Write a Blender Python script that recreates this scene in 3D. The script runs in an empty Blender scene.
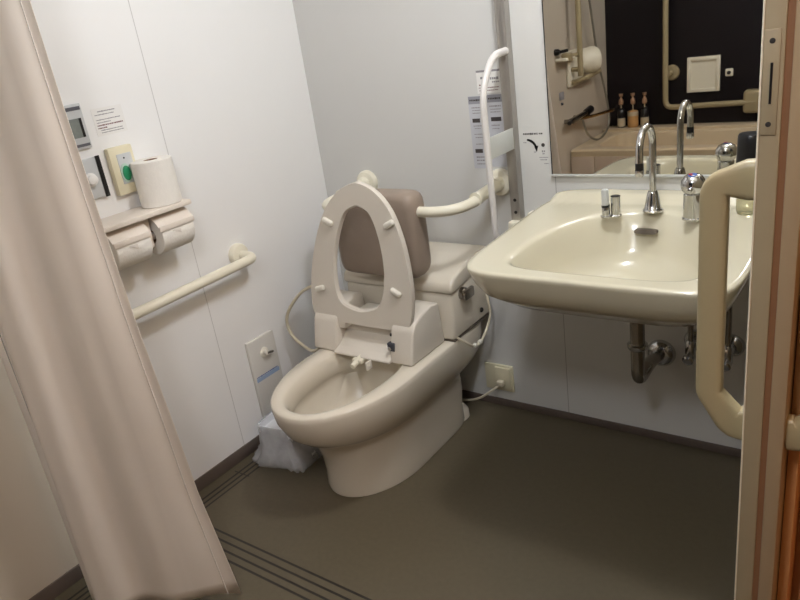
import bpy, bmesh, math, random
from mathutils import Vector, Matrix
random.seed(4)
SC = bpy.context.scene
COL = SC.collection
PI = math.pi
sin, cos = math.sin, math.cos

# ---------------------------------------------------------------- materials
def srgb(r, g, b):
    def f(c):
        c /= 255.0
        return c/12.92 if c <= 0.04045 else ((c+0.055)/1.055)**2.4
    return (f(r), f(g), f(b), 1.0)

def mat(name, rgb, rough=0.5, metal=0.0, noise=0.0, nscale=20.0, bump=0.0, bscale=60.0,
        trans=0.0, coat=0.0, emit=None, estr=0.0, sss=0.0, spec=0.5):
    m = bpy.data.materials.new(name); m.use_nodes = True
    nt = m.node_tree; N = nt.nodes; L = nt.links
    p = N['Principled BSDF']
    p.inputs['Base Color'].default_value = srgb(*rgb)
    p.inputs['Roughness'].default_value = rough
    p.inputs['Metallic'].default_value = metal
    p.inputs['Specular IOR Level'].default_value = spec
    p.inputs['Transmission Weight'].default_value = trans
    p.inputs['Coat Weight'].default_value = coat
    tc = N.new('ShaderNodeTexCoord')
    if noise > 0:
        n = N.new('ShaderNodeTexNoise'); n.inputs['Scale'].default_value = nscale
        n.inputs['Detail'].default_value = 4
        L.new(tc.outputs['Object'], n.inputs['Vector'])
        r = N.new('ShaderNodeMapRange')
        r.inputs['From Min'].default_value = 0.3; r.inputs['From Max'].default_value = 0.7
        r.inputs['To Min'].default_value = 1-noise; r.inputs['To Max'].default_value = 1+noise*0.5
        L.new(n.outputs['Fac'], r.inputs['Value'])
        h = N.new('ShaderNodeHueSaturation'); h.inputs['Color'].default_value = srgb(*rgb)
        L.new(r.outputs['Result'], h.inputs['Value'])
        L.new(h.outputs['Color'], p.inputs['Base Color'])
    if bump > 0:
        n2 = N.new('ShaderNodeTexNoise'); n2.inputs['Scale'].default_value = bscale
        n2.inputs['Detail'].default_value = 3
        L.new(tc.outputs['Object'], n2.inputs['Vector'])
        b = N.new('ShaderNodeBump'); b.inputs['Strength'].default_value = bump
        b.inputs['Distance'].default_value = 0.002
        L.new(n2.outputs['Fac'], b.inputs['Height']); L.new(b.outputs['Normal'], p.inputs['Normal'])
    if emit:
        p.inputs['Emission Color'].default_value = srgb(*emit)
        p.inputs['Emission Strength'].default_value = estr
    return m

def striped(m, stripes, rgb):
    """thin seams / grooves: (axis, centre, halfwidth, [(axis,lo,hi)...]) in world metres"""
    nt = m.node_tree; N = nt.nodes; L = nt.links; p = N['Principled BSDF']
    tc = N.new('ShaderNodeTexCoord'); sx = N.new('ShaderNodeSeparateXYZ')
    L.new(tc.outputs['Object'], sx.inputs[0])
    total = None
    for ax, c, w, lim in stripes:
        cmpn = N.new('ShaderNodeMath'); cmpn.operation = 'COMPARE'
        L.new(sx.outputs[ax], cmpn.inputs[0]); cmpn.inputs[1].default_value = c; cmpn.inputs[2].default_value = w
        cur = cmpn.outputs[0]
        for a2, lo, hi in lim:
            q = N.new('ShaderNodeMath'); q.operation = 'COMPARE'
            L.new(sx.outputs[a2], q.inputs[0]); q.inputs[1].default_value = (lo+hi)/2; q.inputs[2].default_value = (hi-lo)/2
            mu = N.new('ShaderNodeMath'); mu.operation = 'MULTIPLY'
            L.new(cur, mu.inputs[0]); L.new(q.outputs[0], mu.inputs[1]); cur = mu.outputs[0]
        if total is None: total = cur
        else:
            mx = N.new('ShaderNodeMath'); mx.operation = 'MAXIMUM'
            L.new(total, mx.inputs[0]); L.new(cur, mx.inputs[1]); total = mx.outputs[0]
    mix = N.new('ShaderNodeMix'); mix.data_type = 'RGBA'
    L.new(total, mix.inputs[0])
    bc = p.inputs['Base Color']
    if bc.is_linked: L.new(bc.links[0].from_socket, mix.inputs[6])
    else: mix.inputs[6].default_value = bc.default_value
    mix.inputs[7].default_value = srgb(*rgb)
    L.new(mix.outputs[2], bc)
    return m

M = {}
M['wall_left'] = striped(mat('wall_panel_left', (240,239,237), 0.34, bump=0.05, bscale=90, noise=0.015, nscale=3),
                         [(1, -0.630, 0.0012, [])], (200,198,195))  # same panel as the back wall, colour lightened for stronger light here
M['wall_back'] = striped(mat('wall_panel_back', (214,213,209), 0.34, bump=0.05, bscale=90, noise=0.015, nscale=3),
                         [(0, 0.908, 0.0012, [])], (165,162,158))  # same panel as the left wall, colour darkened for weaker light here
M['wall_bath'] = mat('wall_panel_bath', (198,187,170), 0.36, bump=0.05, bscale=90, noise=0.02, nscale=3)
M['wall'] = mat('wall_panel', (214,211,204), 0.4, noise=0.02, nscale=3)
M['hall'] = mat('hall_wallpaper', (196,160,118), 0.8, noise=0.03, nscale=8, bump=0.1, bscale=200)
M['hallfloor'] = mat('hall_floor', (150,120,90), 0.5, noise=0.12, nscale=6)
M['black_wall'] = mat('black_panel', (24,20,23), 0.35, noise=0.25, nscale=2, spec=0.25)
M['ceiling'] = mat('ceiling_panel', (226,224,218), 0.6, noise=0.01)
fl = mat('floor_sheet', (92,83,65), 0.48, noise=0.07, nscale=70, bump=0.25, bscale=500)
M['floor'] = striped(fl,
    [(1, -0.943, 0.0034, [(0, 0.12, 1.66)]), (1, -0.9675, 0.0034, [(0, 0.12, 1.66)]),
     (1, -0.993, 0.0034, [(0, 0.12, 1.66)]), (1, -1.0165, 0.0034, [(0, 0.12, 1.66)]),
     (0, 0.047, 0.0040, [(1, -1.9, -0.33)]), (0, 0.068, 0.0040, [(1, -1.9, -0.33)]), (0, 0.089, 0.0036, [(1, -1.9, -0.33)]),
     (1, -0.712, 0.002, [(0, 0.028, 0.098)])], (28,22,16))
M['base'] = mat('baseboard_vinyl', (96,84,76), 0.5, noise=0.05)
M['ceramic'] = mat('ceramic_warm_white', (204,197,174), 0.12, coat=0.4, noise=0.01, nscale=4)
M['ceramic_t'] = mat('ceramic_toilet', (220,211,194), 0.16, coat=0.3, noise=0.01, nscale=4)
M['plastic_t'] = mat('plastic_toilet', (219,211,198), 0.32, noise=0.01)
M['plastic_lip'] = mat('plastic_bumper', (232,227,214), 0.4, noise=0.01)
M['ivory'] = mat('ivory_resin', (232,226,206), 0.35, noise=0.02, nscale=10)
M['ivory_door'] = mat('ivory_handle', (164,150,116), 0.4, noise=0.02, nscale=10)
M['chrome'] = mat('chrome', (200,200,200), 0.09, 1.0, noise=0.02)
M['chrome_dull'] = mat('chrome_pipe', (160,155,148), 0.2, 1.0, noise=0.06)
M['alu'] = mat('aluminium_post', (176,172,166), 0.38, 0.75, noise=0.03, nscale=15)
M['alu_plate'] = mat('aluminium_plate', (206,208,204), 0.4, 0.3, noise=0.03, nscale=15)
M['white_tube'] = mat('white_coated_tube', (218,214,210), 0.28, noise=0.01)
M['slot'] = mat('overflow_dark', (96,86,74), 0.6, noise=0.1)
M['black'] = mat('black_plastic', (20,19,21), 0.3, noise=0.1)
M['darkgap'] = mat('dark_gap', (40,36,34), 0.7, noise=0.1)
M['taupe'] = mat('taupe_cushion', (150,134,120), 0.5, noise=0.05, nscale=20, bump=0.15, bscale=120)
M['paper'] = mat('tissue_paper', (236,232,224), 0.9, noise=0.02, nscale=60, bump=0.4, bscale=160)
M['paper_end'] = mat('tissue_end', (214,206,196), 0.95, noise=0.1, nscale=160)
M['card'] = mat('cardboard_core', (150,120,92), 0.9, noise=0.08)
M['holder'] = mat('holder_plastic', (228,218,206), 0.38, noise=0.01)
M['notice'] = mat('notice_paper', (236,234,230), 0.7, noise=0.01)
M['label_grey'] = mat('label_grey', (200,201,206), 0.6, noise=0.02)
M['label_head'] = mat('label_heading', (150,150,156), 0.6, noise=0.03)
M['ink'] = mat('printed_ink', (72,66,64), 0.7, noise=0.15, nscale=200)
M['ink_soft'] = mat('faint_ink', (150,146,148), 0.7, noise=0.15, nscale=200)
M['ink_red'] = mat('red_ink', (130,92,90), 0.7, noise=0.15, nscale=200)
M['panel_grey'] = mat('panel_grey', (196,198,198), 0.4, noise=0.02)
M['screen'] = mat('lcd_screen', (128,134,130), 0.25, noise=0.1, nscale=80)
M['dark_bar'] = mat('dark_grey_bar', (92,92,98), 0.4, noise=0.05)
M['cream'] = mat('cream_plate', (222,214,184), 0.4, noise=0.02)
M['green'] = mat('green_button', (40,140,96), 0.35, noise=0.05)
M['green_ring'] = mat('pale_green_ring', (176,200,184), 0.4, noise=0.03)
M['lens'] = mat('dark_lens', (70,72,80), 0.2, noise=0.1)
M['cord'] = mat('cord_pvc', (214,204,180), 0.45, noise=0.02)
M['curtain'] = None
M['bin'] = mat('bin_white', (222,222,224), 0.4, noise=0.02)
M['door_face'] = mat('door_light_wood', (164,142,112), 0.42, noise=0.04, nscale=5)
M['door_edge'] = mat('door_edge_trim', (160,146,118), 0.45, noise=0.03, nscale=12)
M['door_seal'] = mat('door_seal_brown', (136,96,66), 0.45, noise=0.05, nscale=12)
M['jamb'] = mat('door_jamb_wood_lit', (214,156,100), 0.4, noise=0.08, nscale=9)  # wood tone pushed to bright orange to stand in for hall light
M['tub'] = mat('bathtub_resin', (208,190,160), 0.3, noise=0.01)
M['tub_apron'] = mat('bathtub_apron', (200,182,164), 0.35, noise=0.01)
M['gold'] = mat('bronze_spout', (170,130,80), 0.25, 1.0, noise=0.05)
M['hose'] = mat('shower_hose', (150,146,134), 0.35, 0.6, noise=0.05, nscale=200)
M['amber'] = mat('amber_bottle', (196,150,96), 0.3, noise=0.05)
M['tan'] = mat('tan_bottle_label', (190,176,150), 0.5, noise=0.05)
M['copper'] = mat('copper_pump', (176,140,110), 0.3, 0.3, noise=0.05)
M['silver_mirror'] = mat('mirror_glass', (222,220,214), 0.012, 1.0)
M['red'] = mat('red_mark', (190,60,56), 0.4, noise=0.05)
M['blue'] = mat('blue_mark', (60,90,160), 0.4, noise=0.05)
M['blue_soft'] = mat('blue_label', (150,170,200), 0.5, noise=0.05)
M['lamp'] = mat('lamp_diffuser', (255,250,240), 0.5, emit=(255,246,234), estr=3.0)
M['water'] = mat('clear_lotion', (236,232,196), 0.05, trans=0.75)
M['bowlwater'] = mat('bowl_water', (206,204,190), 0.03, trans=0.4)

def curtain_mat(name, rgb, tr):
    m = bpy.data.materials.new(name); m.use_nodes = True
    nt = m.node_tree; N = nt.nodes; L = nt.links
    p = N['Principled BSDF']; p.inputs['Base Color'].default_value = srgb(*rgb); p.inputs['Roughness'].default_value = 0.5
    t = N.new('ShaderNodeBsdfTranslucent'); t.inputs['Color'].default_value = srgb(*rgb)
    mx = N.new('ShaderNodeMixShader'); mx.inputs[0].default_value = tr
    tc = N.new('ShaderNodeTexCoord'); n = N.new('ShaderNodeTexNoise'); n.inputs['Scale'].default_value = 9; n.inputs['Detail'].default_value = 3
    L.new(tc.outputs['Object'], n.inputs['Vector'])
    b = N.new('ShaderNodeBump'); b.inputs['Strength'].default_value = 0.05; b.inputs['Distance'].default_value = 0.01
    L.new(n.outputs['Fac'], b.inputs['Height']); L.new(b.outputs['Normal'], p.inputs['Normal'])
    L.new(p.outputs[0], mx.inputs[1]); L.new(t.outputs[0], mx.inputs[2])
    L.new(mx.outputs[0], N['Material Output'].inputs['Surface'])
    return m
M['curtain'] = curtain_mat('shower_curtain_cloth', (240,231,220), 0.3)

def film_mat(name, rgb, alpha):
    m = mat(name, rgb, 0.25)
    nt = m.node_tree; N = nt.nodes; L = nt.links; p = N['Principled BSDF']
    tc = N.new('ShaderNodeTexCoord'); n = N.new('ShaderNodeTexNoise'); n.inputs['Scale'].default_value = 14; n.inputs['Detail'].default_value = 5
    L.new(tc.outputs['Object'], n.inputs['Vector'])
    r = N.new('ShaderNodeMapRange'); r.inputs['To Min'].default_value = alpha-0.25; r.inputs['To Max'].default_value = alpha+0.3
    L.new(n.outputs['Fac'], r.inputs['Value']); L.new(r.outputs[0], p.inputs['Alpha'])
    return m
M['sheer'] = film_mat('sheer_curtain_edge', (226,218,206), 0.55)
M['film'] = film_mat('thin_plastic_film', (226,228,232), 0.38)

# ---------------------------------------------------------------- geometry helpers
class MB:
    def __init__(self): self.bm = bmesh.new()
    def box(self, lo, hi, bev=0.0, seg=2, rot=None, mtx=None):
        lo = Vector(lo); hi = Vector(hi); c = (lo+hi)/2; s = hi-lo
        g = bmesh.ops.create_cube(self.bm, size=1.0); vs = g['verts']
        for v in vs: v.co = Vector((v.co.x*s.x, v.co.y*s.y, v.co.z*s.z))
        if bev > 0:
            es = list({e for v in vs for e in v.link_edges})
            r = bmesh.ops.bevel(self.bm, geom=es, offset=min(bev, min(abs(s.x), abs(s.y), abs(s.z))*0.49), segments=seg, profile=0.5, affect='EDGES')
            vs = [v for v in self._conn(r['verts'][0])] if r['verts'] else vs
        mt = Matrix.Translation(c)
        if rot is not None: mt = mt @ rot.to_4x4()
        if mtx is not None: mt = mtx @ mt
        for v in vs: v.co = mt @ v.co
        return self
    def _conn(self, v0):
        seen = {v0}; st = [v0]
        while st:
            v = st.pop()
            for e in v.link_edges:
                w = e.other_vert(v)
                if w not in seen: seen.add(w); st.append(w)
        return seen
    def loft(self, rings, cap0=True, cap1=True):
        bm = self.bm; R = [[bm.verts.new(p) for p in r] for r in rings]
        n = len(R[0])
        for a, b in zip(R[:-1], R[1:]):
            for i in range(n):
                j = (i+1) % n
                try: bm.faces.new((a[i], a[j], b[j], b[i]))
                except ValueError: pass
        if cap0: bm.faces.new(list(reversed(R[0])))
        if cap1: bm.faces.new(R[-1])
        return self
    def tube(self, pts, r, n=12, cap=True, sx=1.0, up=None):
        pts = [Vector(p) for p in pts]
        rings = []
        t0 = (pts[1]-pts[0]).normalized()
        ref = Vector(up) if up else (Vector((0,0,1)) if abs(t0.z) < 0.9 else Vector((1,0,0)))
        u = (ref - t0*ref.dot(t0)).normalized()
        for i, p in enumerate(pts):
            if i == 0: t = t0
            elif i == len(pts)-1: t = (pts[i]-pts[i-1]).normalized()
            else: t = ((pts[i]-pts[i-1]).normalized()+(pts[i+1]-pts[i]).normalized()).normalized()
            u = (u - t*u.dot(t)).normalized(); w = t.cross(u)
            rr = r[i] if isinstance(r, (list, tuple)) else r
            rings.append([p + u*(rr*sx*cos(2*PI*k/n)) + w*(rr*sin(2*PI*k/n)) for k in range(n)])
        return self.loft(rings, cap, cap)
    def lathe(self, c, axis, prof, n=28, cap=True):
        """prof: list of (radius, distance along axis)"""
        c = Vector(c); a = Vector(axis).normalized()
        ref = Vector((0,0,1)) if abs(a.z) < 0.9 else Vector((1,0,0))
        u = (ref - a*ref.dot(a)).normalized(); w = a.cross(u)
        rings = [[c + a*d + u*(max(r,1e-4)*cos(2*PI*k/n)) + w*(max(r,1e-4)*sin(2*PI*k/n)) for k in range(n)] for r, d in prof]
        return self.loft(rings, cap, cap)
    def prism(self, poly, axis, lo, hi, bev=0.0, seg=2):
        """poly in the two other axes (in xyz order) extruded along axis"""
        def P(a, b, t):
            q = [a, b]; q.insert(axis, t); return Vector(q)
        bm = self.bm
        A = [bm.verts.new(P(a, b, lo)) for a, b in poly]; B = [bm.verts.new(P(a, b, hi)) for a, b in poly]
        n = len(poly); fs = []
        for i in range(n):
            j = (i+1) % n; fs.append(bm.faces.new((A[i], A[j], B[j], B[i])))
        fs.append(bm.faces.new(list(reversed(A)))); fs.append(bm.faces.new(B))
        bmesh.ops.recalc_face_normals(bm, faces=fs)
        if bev > 0:
            es = list({e for f in fs for e in f.edges})
            bmesh.ops.bevel(bm, geom=es, offset=bev, segments=seg, profile=0.5, affect='EDGES')
        return self
    def build(self, name, m, parent=None, smooth=35, subsurf=0):
        bm = self.bm
        bmesh.ops.recalc_face_normals(bm, faces=bm.faces[:])
        me = bpy.data.meshes.new(name)
        for f in bm.faces: f.smooth = True
        bm.to_mesh(me); bm.free()
        if smooth < 180: me.set_sharp_from_angle(angle=math.radians(smooth))
        me.materials.append(M[m])
        o = bpy.data.objects.new(name, me); COL.objects.link(o)
        if parent is not None:
            o.parent = parent
            w = parent.matrix_world_loc if False else None
            # geometry is written in world metres; undo the parents' placement
            off = Vector((0,0,0)); p = parent
            while p is not None: off += Vector(p.location); p = p.parent
            o.location = -off
        if subsurf:
            s = o.modifiers.new('subsurf', 'SUBSURF'); s.levels = subsurf; s.render_levels = subsurf
        return o

def tag(o, label, cat, group=None):
    o['label'] = label; o['category'] = cat
    if group: o['group'] = group
    return o
def empty(name, loc, label, cat, group=None):
    o = bpy.data.objects.new(name, None); COL.objects.link(o); o.location = loc
    o.empty_display_size = 0.05
    return tag(o, label, cat, group)
def struct(o):
    o['kind'] = 'structure'; return o
def bez(pts, n=10, closed=False):
    """Catmull-Rom through pts"""
    P = [Vector(p) for p in pts]; out = []
    for i in range(len(P)-1):
        p0 = P[max(i-1,0)]; p1 = P[i]; p2 = P[i+1]; p3 = P[min(i+2,len(P)-1)]
        for k in range(n):
            t = k/n
            out.append(0.5*((2*p1)+(-p0+p2)*t+(2*p0-5*p1+4*p2-p3)*t*t+(-p0+3*p1-3*p2+p3)*t**3))
    out.append(P[-1]); return out
def fillet(pts, rad, n=8):
    """straight legs with rounded corners"""
    P = [Vector(p) for p in pts]; out = [P[0]]
    for i in range(1, len(P)-1):
        r = rad[i-1] if isinstance(rad, (list, tuple)) else rad
        a = (P[i-1]-P[i]); b = (P[i+1]-P[i]); la, lb = a.length, b.length
        a.normalize(); b.normalize(); ang = a.angle(b)
        d = min(r/math.tan(ang/2), la*0.48, lb*0.48)
        A = P[i]+a*d; B = P[i]+b*d
        for k in range(n+1):
            t = k/n; out.append((1-t)**2*A + 2*t*(1-t)*P[i] + t*t*B)
    out.append(P[-1]); return out
def lerp(a, b, t): return a+(b-a)*t
def interp(tab, x):
    if x <= tab[0][0]: return tab[0][1]
    for (x0, y0), (x1, y1) in zip(tab[:-1], tab[1:]):
        if x <= x1: return lerp(y0, y1, (x-x0)/(x1-x0))
    return tab[-1][1]

# ---------------------------------------------------------------- camera
cam_d = bpy.data.cameras.new('camera'); cam = bpy.data.objects.new('camera', cam_d); COL.objects.link(cam)
RX = ((0.8072245431036186, 0.5737733999285886, -0.13846523948465286),
      (0.10943110831723275, -0.3760054292298667, -0.9201330065387968),
      (-0.5800115253541229, 0.7276015411776224, -0.3663094698916915))
right = Vector(RX[0]); down = Vector(RX[1]); fwd = Vector(RX[2])
mw = Matrix.Identity(4)
for i in range(3):
    mw[i][0] = right[i]; mw[i][1] = -down[i]; mw[i][2] = -fwd[i]
mw[0][3], mw[1][3], mw[2][3] = 1.75826551, -1.87124867, 1.3
cam.matrix_world = mw
cam_d.sensor_fit = 'HORIZONTAL'; cam_d.sensor_width = 36.0; cam_d.lens = 36.0*695.69/800.0
cam_d.clip_start = 0.02
SC.camera = cam

# ---------------------------------------------------------------- setting
CZ = 2.12; YB = -2.916; XR = 1.70
struct(MB().box((-0.1, YB-0.1, -0.08), (XR, 0.1, 0)).build('floor', 'floor'))
struct(MB().box((-0.1, YB-0.1, CZ), (XR+0.12, 0.1, CZ+0.06)).build('ceiling', 'ceiling'))
struct(MB().box((-0.08, -1.20, 0), (0, 0.08, CZ)).build('wall_left', 'wall_left'))
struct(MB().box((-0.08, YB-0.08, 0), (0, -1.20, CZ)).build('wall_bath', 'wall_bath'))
struct(MB().box((0, 0, 0), (XR, 0.08, CZ)).build('wall_back', 'wall_back'))
struct(MB().box((0, YB-0.08, 0), (XR, YB, CZ)).build('wall_front', 'black_wall'))
b = MB()
b.box((XR, -0.90, 0), (XR+0.1, 0.08, CZ)); b.box((XR, YB-0.08, 0), (XR+0.1, -2.06, CZ))
b.box((XR, -2.06, 2.0), (XR+0.1, -0.90, CZ))
struct(b.build('wall_right', 'wall'))
# hall outside the doorway
struct(MB().box((XR, -3.4, -0.08), (3.1, 0.6, 0)).build('floor_hall', 'hallfloor'))
struct(MB().box((3.0, -3.4, 0), (3.1, 0.6, 2.4)).build('wall_hall', 'hall'))
struct(MB().box((XR+0.1, 0.5, 0), (3.0, 0.6, 2.4)).build('wall_hall_end', 'hall'))
struct(MB().box((XR+0.12, -3.4, 2.4), (3.1, 0.6, 2.46)).build('ceiling_hall', 'ceiling'))
# baseboards
struct(MB().box((0.0, YB+0.75, 0), (0.006, 0, 0.045), 0.002).build('baseboard_left', 'base'))
struct(MB().box((0.006, -0.006, 0), (XR, 0.0, 0.028), 0.002).build('baseboard_back', 'base'))
# jamb of the doorway (outer side, warm hall light painted into its orange)
b = MB()
b.box((1.6635, -1.005, 0), (1.676, -0.90, 2.0), 0.001); b.box((1.672, -0.95, 0), (1.70, -0.90, 2.0), 0.002); b.box((1.70, -0.93, 0), (1.80, -0.90, 2.0), 0.002)
b.box((1.686, -0.965, 0), (1.712, -0.92, 2.0), 0.002)
struct(b.build('trim_1', 'jamb'))
struct(MB().box((1.69, -2.09, 0), (1.81, -2.06, 2.0), 0.002).build('trim_2', 'jamb'))

# sliding door leaf, seen on its leading edge
door = bpy.data.objects.new('door_1', None); COL.objects.link(door); door.location = (1.64, -0.55, 0); struct(door)
def dpart(mb, n, m, p=None): 
    return mb.build(n, m, p or door)
dpart(MB().box((1.6175, -1.050, 0.012), (1.6385, -0.05, 1.99), 0.0015), 'inner_stile', 'door_edge')
dpart(MB().box((1.6380, -1.0475, 0.012), (1.6475, -0.05, 1.99)), 'edge_seal', 'door_seal')
dpart(MB().box((1.6455, -1.050, 0.012), (1.6625, -0.05, 1.99), 0.0015), 'outer_stile', 'door_face')
dpart(MB().box((1.6165, -1.0515, 0.012), (1.6185, -1.030, 1.99), 0.0006), 'edge_trim', 'ivory')
lk = dpart(MB().box((1.6190, -1.0515, 1.138), (1.6345, -1.048, 1.243), 0.0006), 'strike_plate', 'door_edge')
dpart(MB().box((1.6262, -1.0525, 1.170), (1.6285, -1.051, 1.211)), 'slot', 'black', lk)
for z in (1.232, 1.149):
    dpart(MB().lathe((1.6268, -1.051, z), (0,-1,0), [(0.0028,0),(0.0028,0.0008),(0.0012,0.0012)], 12), 'screw', 'darkgap', lk)
# room-side pull handle
def handle(sgn, xface, m):
    X = lambda d: xface+sgn*d
    h = MB()
    path = fillet([(X(0.0), -1.028, 1.085), (X(0.012), -1.028, 1.084), (X(0.0460), -1.028, 1.080), (X(0.0460), -1.028, 0.805), (X(0.018), -1.028, 0.768), (X(0.0), -1.028, 0.766)], [0.01, 0.030, 0.02, 0.02])
    r = []
    for p in path:
        d = abs(p.x-xface)
        r.append(0.0158 + 0.0070*max(0.0, min(1.0, (0.034-d)/0.020)))
    n = 24; rings = []
    u = Vector((0,1,0)); t0 = None
    for i, p in enumerate(path):
        if i == 0: t = path[1]-path[0]
        elif i == len(path)-1: t = path[i]-path[i-1]
        else: t = (path[i]-path[i-1]).normalized()+(path[i+1]-path[i]).normalized()
        t.normalize(); w = t.cross(u)
        rings.append([p + u*(0.012*math.copysign(abs(cos(2*PI*k/n))**0.55, cos(2*PI*k/n))) + w*(r[i]*math.copysign(abs(sin(2*PI*k/n))**0.55, sin(2*PI*k/n))) for k in range(n)])
    h.loft(rings)
    return dpart(h, 'pull_handle', m)
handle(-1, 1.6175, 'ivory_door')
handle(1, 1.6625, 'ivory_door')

# ---------------------------------------------------------------- ceiling light
LX, LY = 1.28, -0.62
lt = empty('ceiling_light', (LX, LY, CZ), 'round white ceiling lamp above the washbasin', 'ceiling light', 'ceiling lamps')
MB().lathe((LX, LY, CZ), (0,0,-1), [(0.12,0),(0.12,0.01),(0.11,0.016)], 40).build('frame', 'ivory', lt)
MB().lathe((LX, LY, CZ-0.010), (0,0,-1), [(0.105,0),(0.105,0.008),(0.09,0.014),(0.05,0.019),(0.001,0.020)], 40).build('diffuser', 'lamp', lt)
def area(name, loc, size, power, col, rot=(0,0,0), shape='DISK'):
    l = bpy.data.lights.new(name, 'AREA'); l.shape = shape; l.size = size; l.energy = power; l.color = col
    o = bpy.data.objects.new(name, l); COL.objects.link(o); o.location = loc; o.rotation_euler = rot; return o
pl = bpy.data.lights.new('room_lamp', 'POINT'); pl.energy = 23.5; pl.color = (0.96, 0.995, 1.075); pl.shadow_soft_size = 0.07
plo = bpy.data.objects.new('room_lamp', pl); COL.objects.link(plo); plo.location = (LX, LY, CZ-0.115)
lt2 = empty('ceiling_light', (1.45, -1.95, CZ), 'round white ceiling lamp near the doorway and bathtub', 'ceiling light', 'ceiling lamps')
MB().lathe((1.45, -1.95, CZ), (0,0,-1), [(0.12,0),(0.12,0.01),(0.11,0.016)], 40).build('frame', 'ivory', lt2)
MB().lathe((1.45, -1.95, CZ-0.010), (0,0,-1), [(0.105,0),(0.105,0.008),(0.09,0.014),(0.05,0.019),(0.001,0.020)], 40).build('diffuser', 'lamp', lt2)
pl2 = bpy.data.lights.new('bath_lamp', 'POINT'); pl2.energy = 23; pl2.color = (0.96, 0.995, 1.075); pl2.shadow_soft_size = 0.10
plo2 = bpy.data.objects.new('bath_lamp', pl2); COL.objects.link(plo2); plo2.location = (1.45, -1.95, CZ-0.15)
area('hall_lamp', (2.45, -1.5, 2.36), 0.3, 7.0, (1.0, 0.56, 0.26))
W = bpy.data.worlds.new('world'); SC.world = W; W.use_nodes = True
W.node_tree.nodes['Background'].inputs[0].default_value = (1.0, 0.9, 0.78, 1); W.node_tree.nodes['Background'].inputs[1].default_value = 0.02

# ---------------------------------------------------------------- toilet
T = empty('toilet', (0.45, -0.4, 0), 'cream one-piece toilet with its seat raised and bidet unit', 'toilet')
NP = 72
def egg(cx, hw, yf, yb, yc, z, ef=2.0, eb=7.0, zf=None):
    out = []
    for k in range(NP):
        a = 2*PI*k/NP; c, s = cos(a), sin(a)
        e = ef if s < 0 else eb
        x = cx + hw*math.copysign(abs(c)**(2/e), c)
        y = yc + ((yb-yc) if s >= 0 else (yc-yf))*math.copysign(abs(s)**(2/e), s)
        out.append(Vector((x, y, zf(x, y, z) if zf else z)))
    return out
CX = 0.452
b = MB()
rings = [egg(CX-.005,.150,-.655,-.115,-.42,0.0), egg(CX-.005,.153,-.657,-.112,-.42,0.012), egg(CX-.005,.151,-.652,-.115,-.42,0.06),
  egg(CX,.156,-.664,-.12,-.42,0.13), egg(CX,.162,-.682,-.13,-.42,0.18), egg(CX,.165,-.692,-.14,-.42,0.204),
  egg(CX,.168,-.702,-.10,-.44,0.214), egg(CX,.182,-.742,-.04,-.46,0.234), egg(CX,.194,-.775,-.008,-.48,0.266), egg(CX,.201,-.795,-.006,-.49,0.308),
  egg(CX,.203,-.801,-.006,-.49,0.343), egg(CX,.2015,-.800,-.006,-.49,0.3565), egg(CX,.198,-.796,-.010,-.49,0.3605),
  egg(CX,.165,-.783,-.30,-.50,0.3615,2.1,4), egg(CX,.141,-.770,-.350,-.52,0.360,2.2,2.6), egg(CX,.134,-.762,-.356,-.52,0.354,2.2,2.6),
  egg(CX,.128,-.752,-.360,-.52,0.335,2.2,2.6), egg(CX,.124,-.745,-.365,-.52,0.300,2.2,2.6), egg(CX,.130,-.745,-.37,-.52,0.294,2.2,2.6),
  egg(CX,.128,-.735,-.38,-.52,0.27), egg(CX,.116,-.70,-.40,-.53,0.22,2,2), egg(CX,.09,-.65,-.42,-.53,0.18,2,2), egg(CX,.06,-.60,-.44,-.52,0.165,2,2), egg(CX,.02,-.54,-.50,-.52,0.16,2,2)]
b.loft(rings)
b.build('bowl', 'ceramic_t', T, 60)
MB().loft([egg(CX,.100,-.672,-.41,-.53,0.196,2,2), egg(CX,.099,-.671,-.411,-.53,0.1975,2,2)]).build('water', 'bowlwater', T)
# caulk pad behind the foot
b = MB()
b.loft([egg(.52,.068,-.19,-.085,-.13,0.0,2.4,3), egg(.52,.066,-.188,-.088,-.13,0.03,2.4,3), egg(.52,.05,-.17,-.10,-.13,0.05,2.4,3)])
b.build('foot_cover', 'ceramic_t', T)
# tank
b = MB()
b.prism([(-.006,.3645),(-.248,.3645),(-.243,.42),(-.238,.518),(-.006,.560)], 0, .235, .655, .012, 3)
b.build('tank', 'ceramic_t', T)
b = MB()
b.prism([(-.006,.545),(-.006,.602),(-.085,.597),(-.165,.582),(-.218,.566),(-.240,.550),(-.245,.530),(-.238,.516)], 0, .231, .660, .009, 3)
b.build('tank_lid', 'ceramic_t', T)
b = MB().box((.236,-.246,.3612),(.654,-.008,.3650)); b.build('tank_seam', 'slot', T)
lv = MB().lathe((.655,-.178,.500), (1,0,0), [(.020,0),(.020,.014),(.017,.018),(.012,.020)], 20)
lv.box((.667,-.196,.482),(.681,-.140,.516),.006).build('flush_lever', 'chrome_dull', T)
MB().lathe((.655,-.075,.400), (1,0,0), [(.008,0),(.008,.005),(.004,.008)], 16).build('side_cap', 'darkgap', T)
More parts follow.
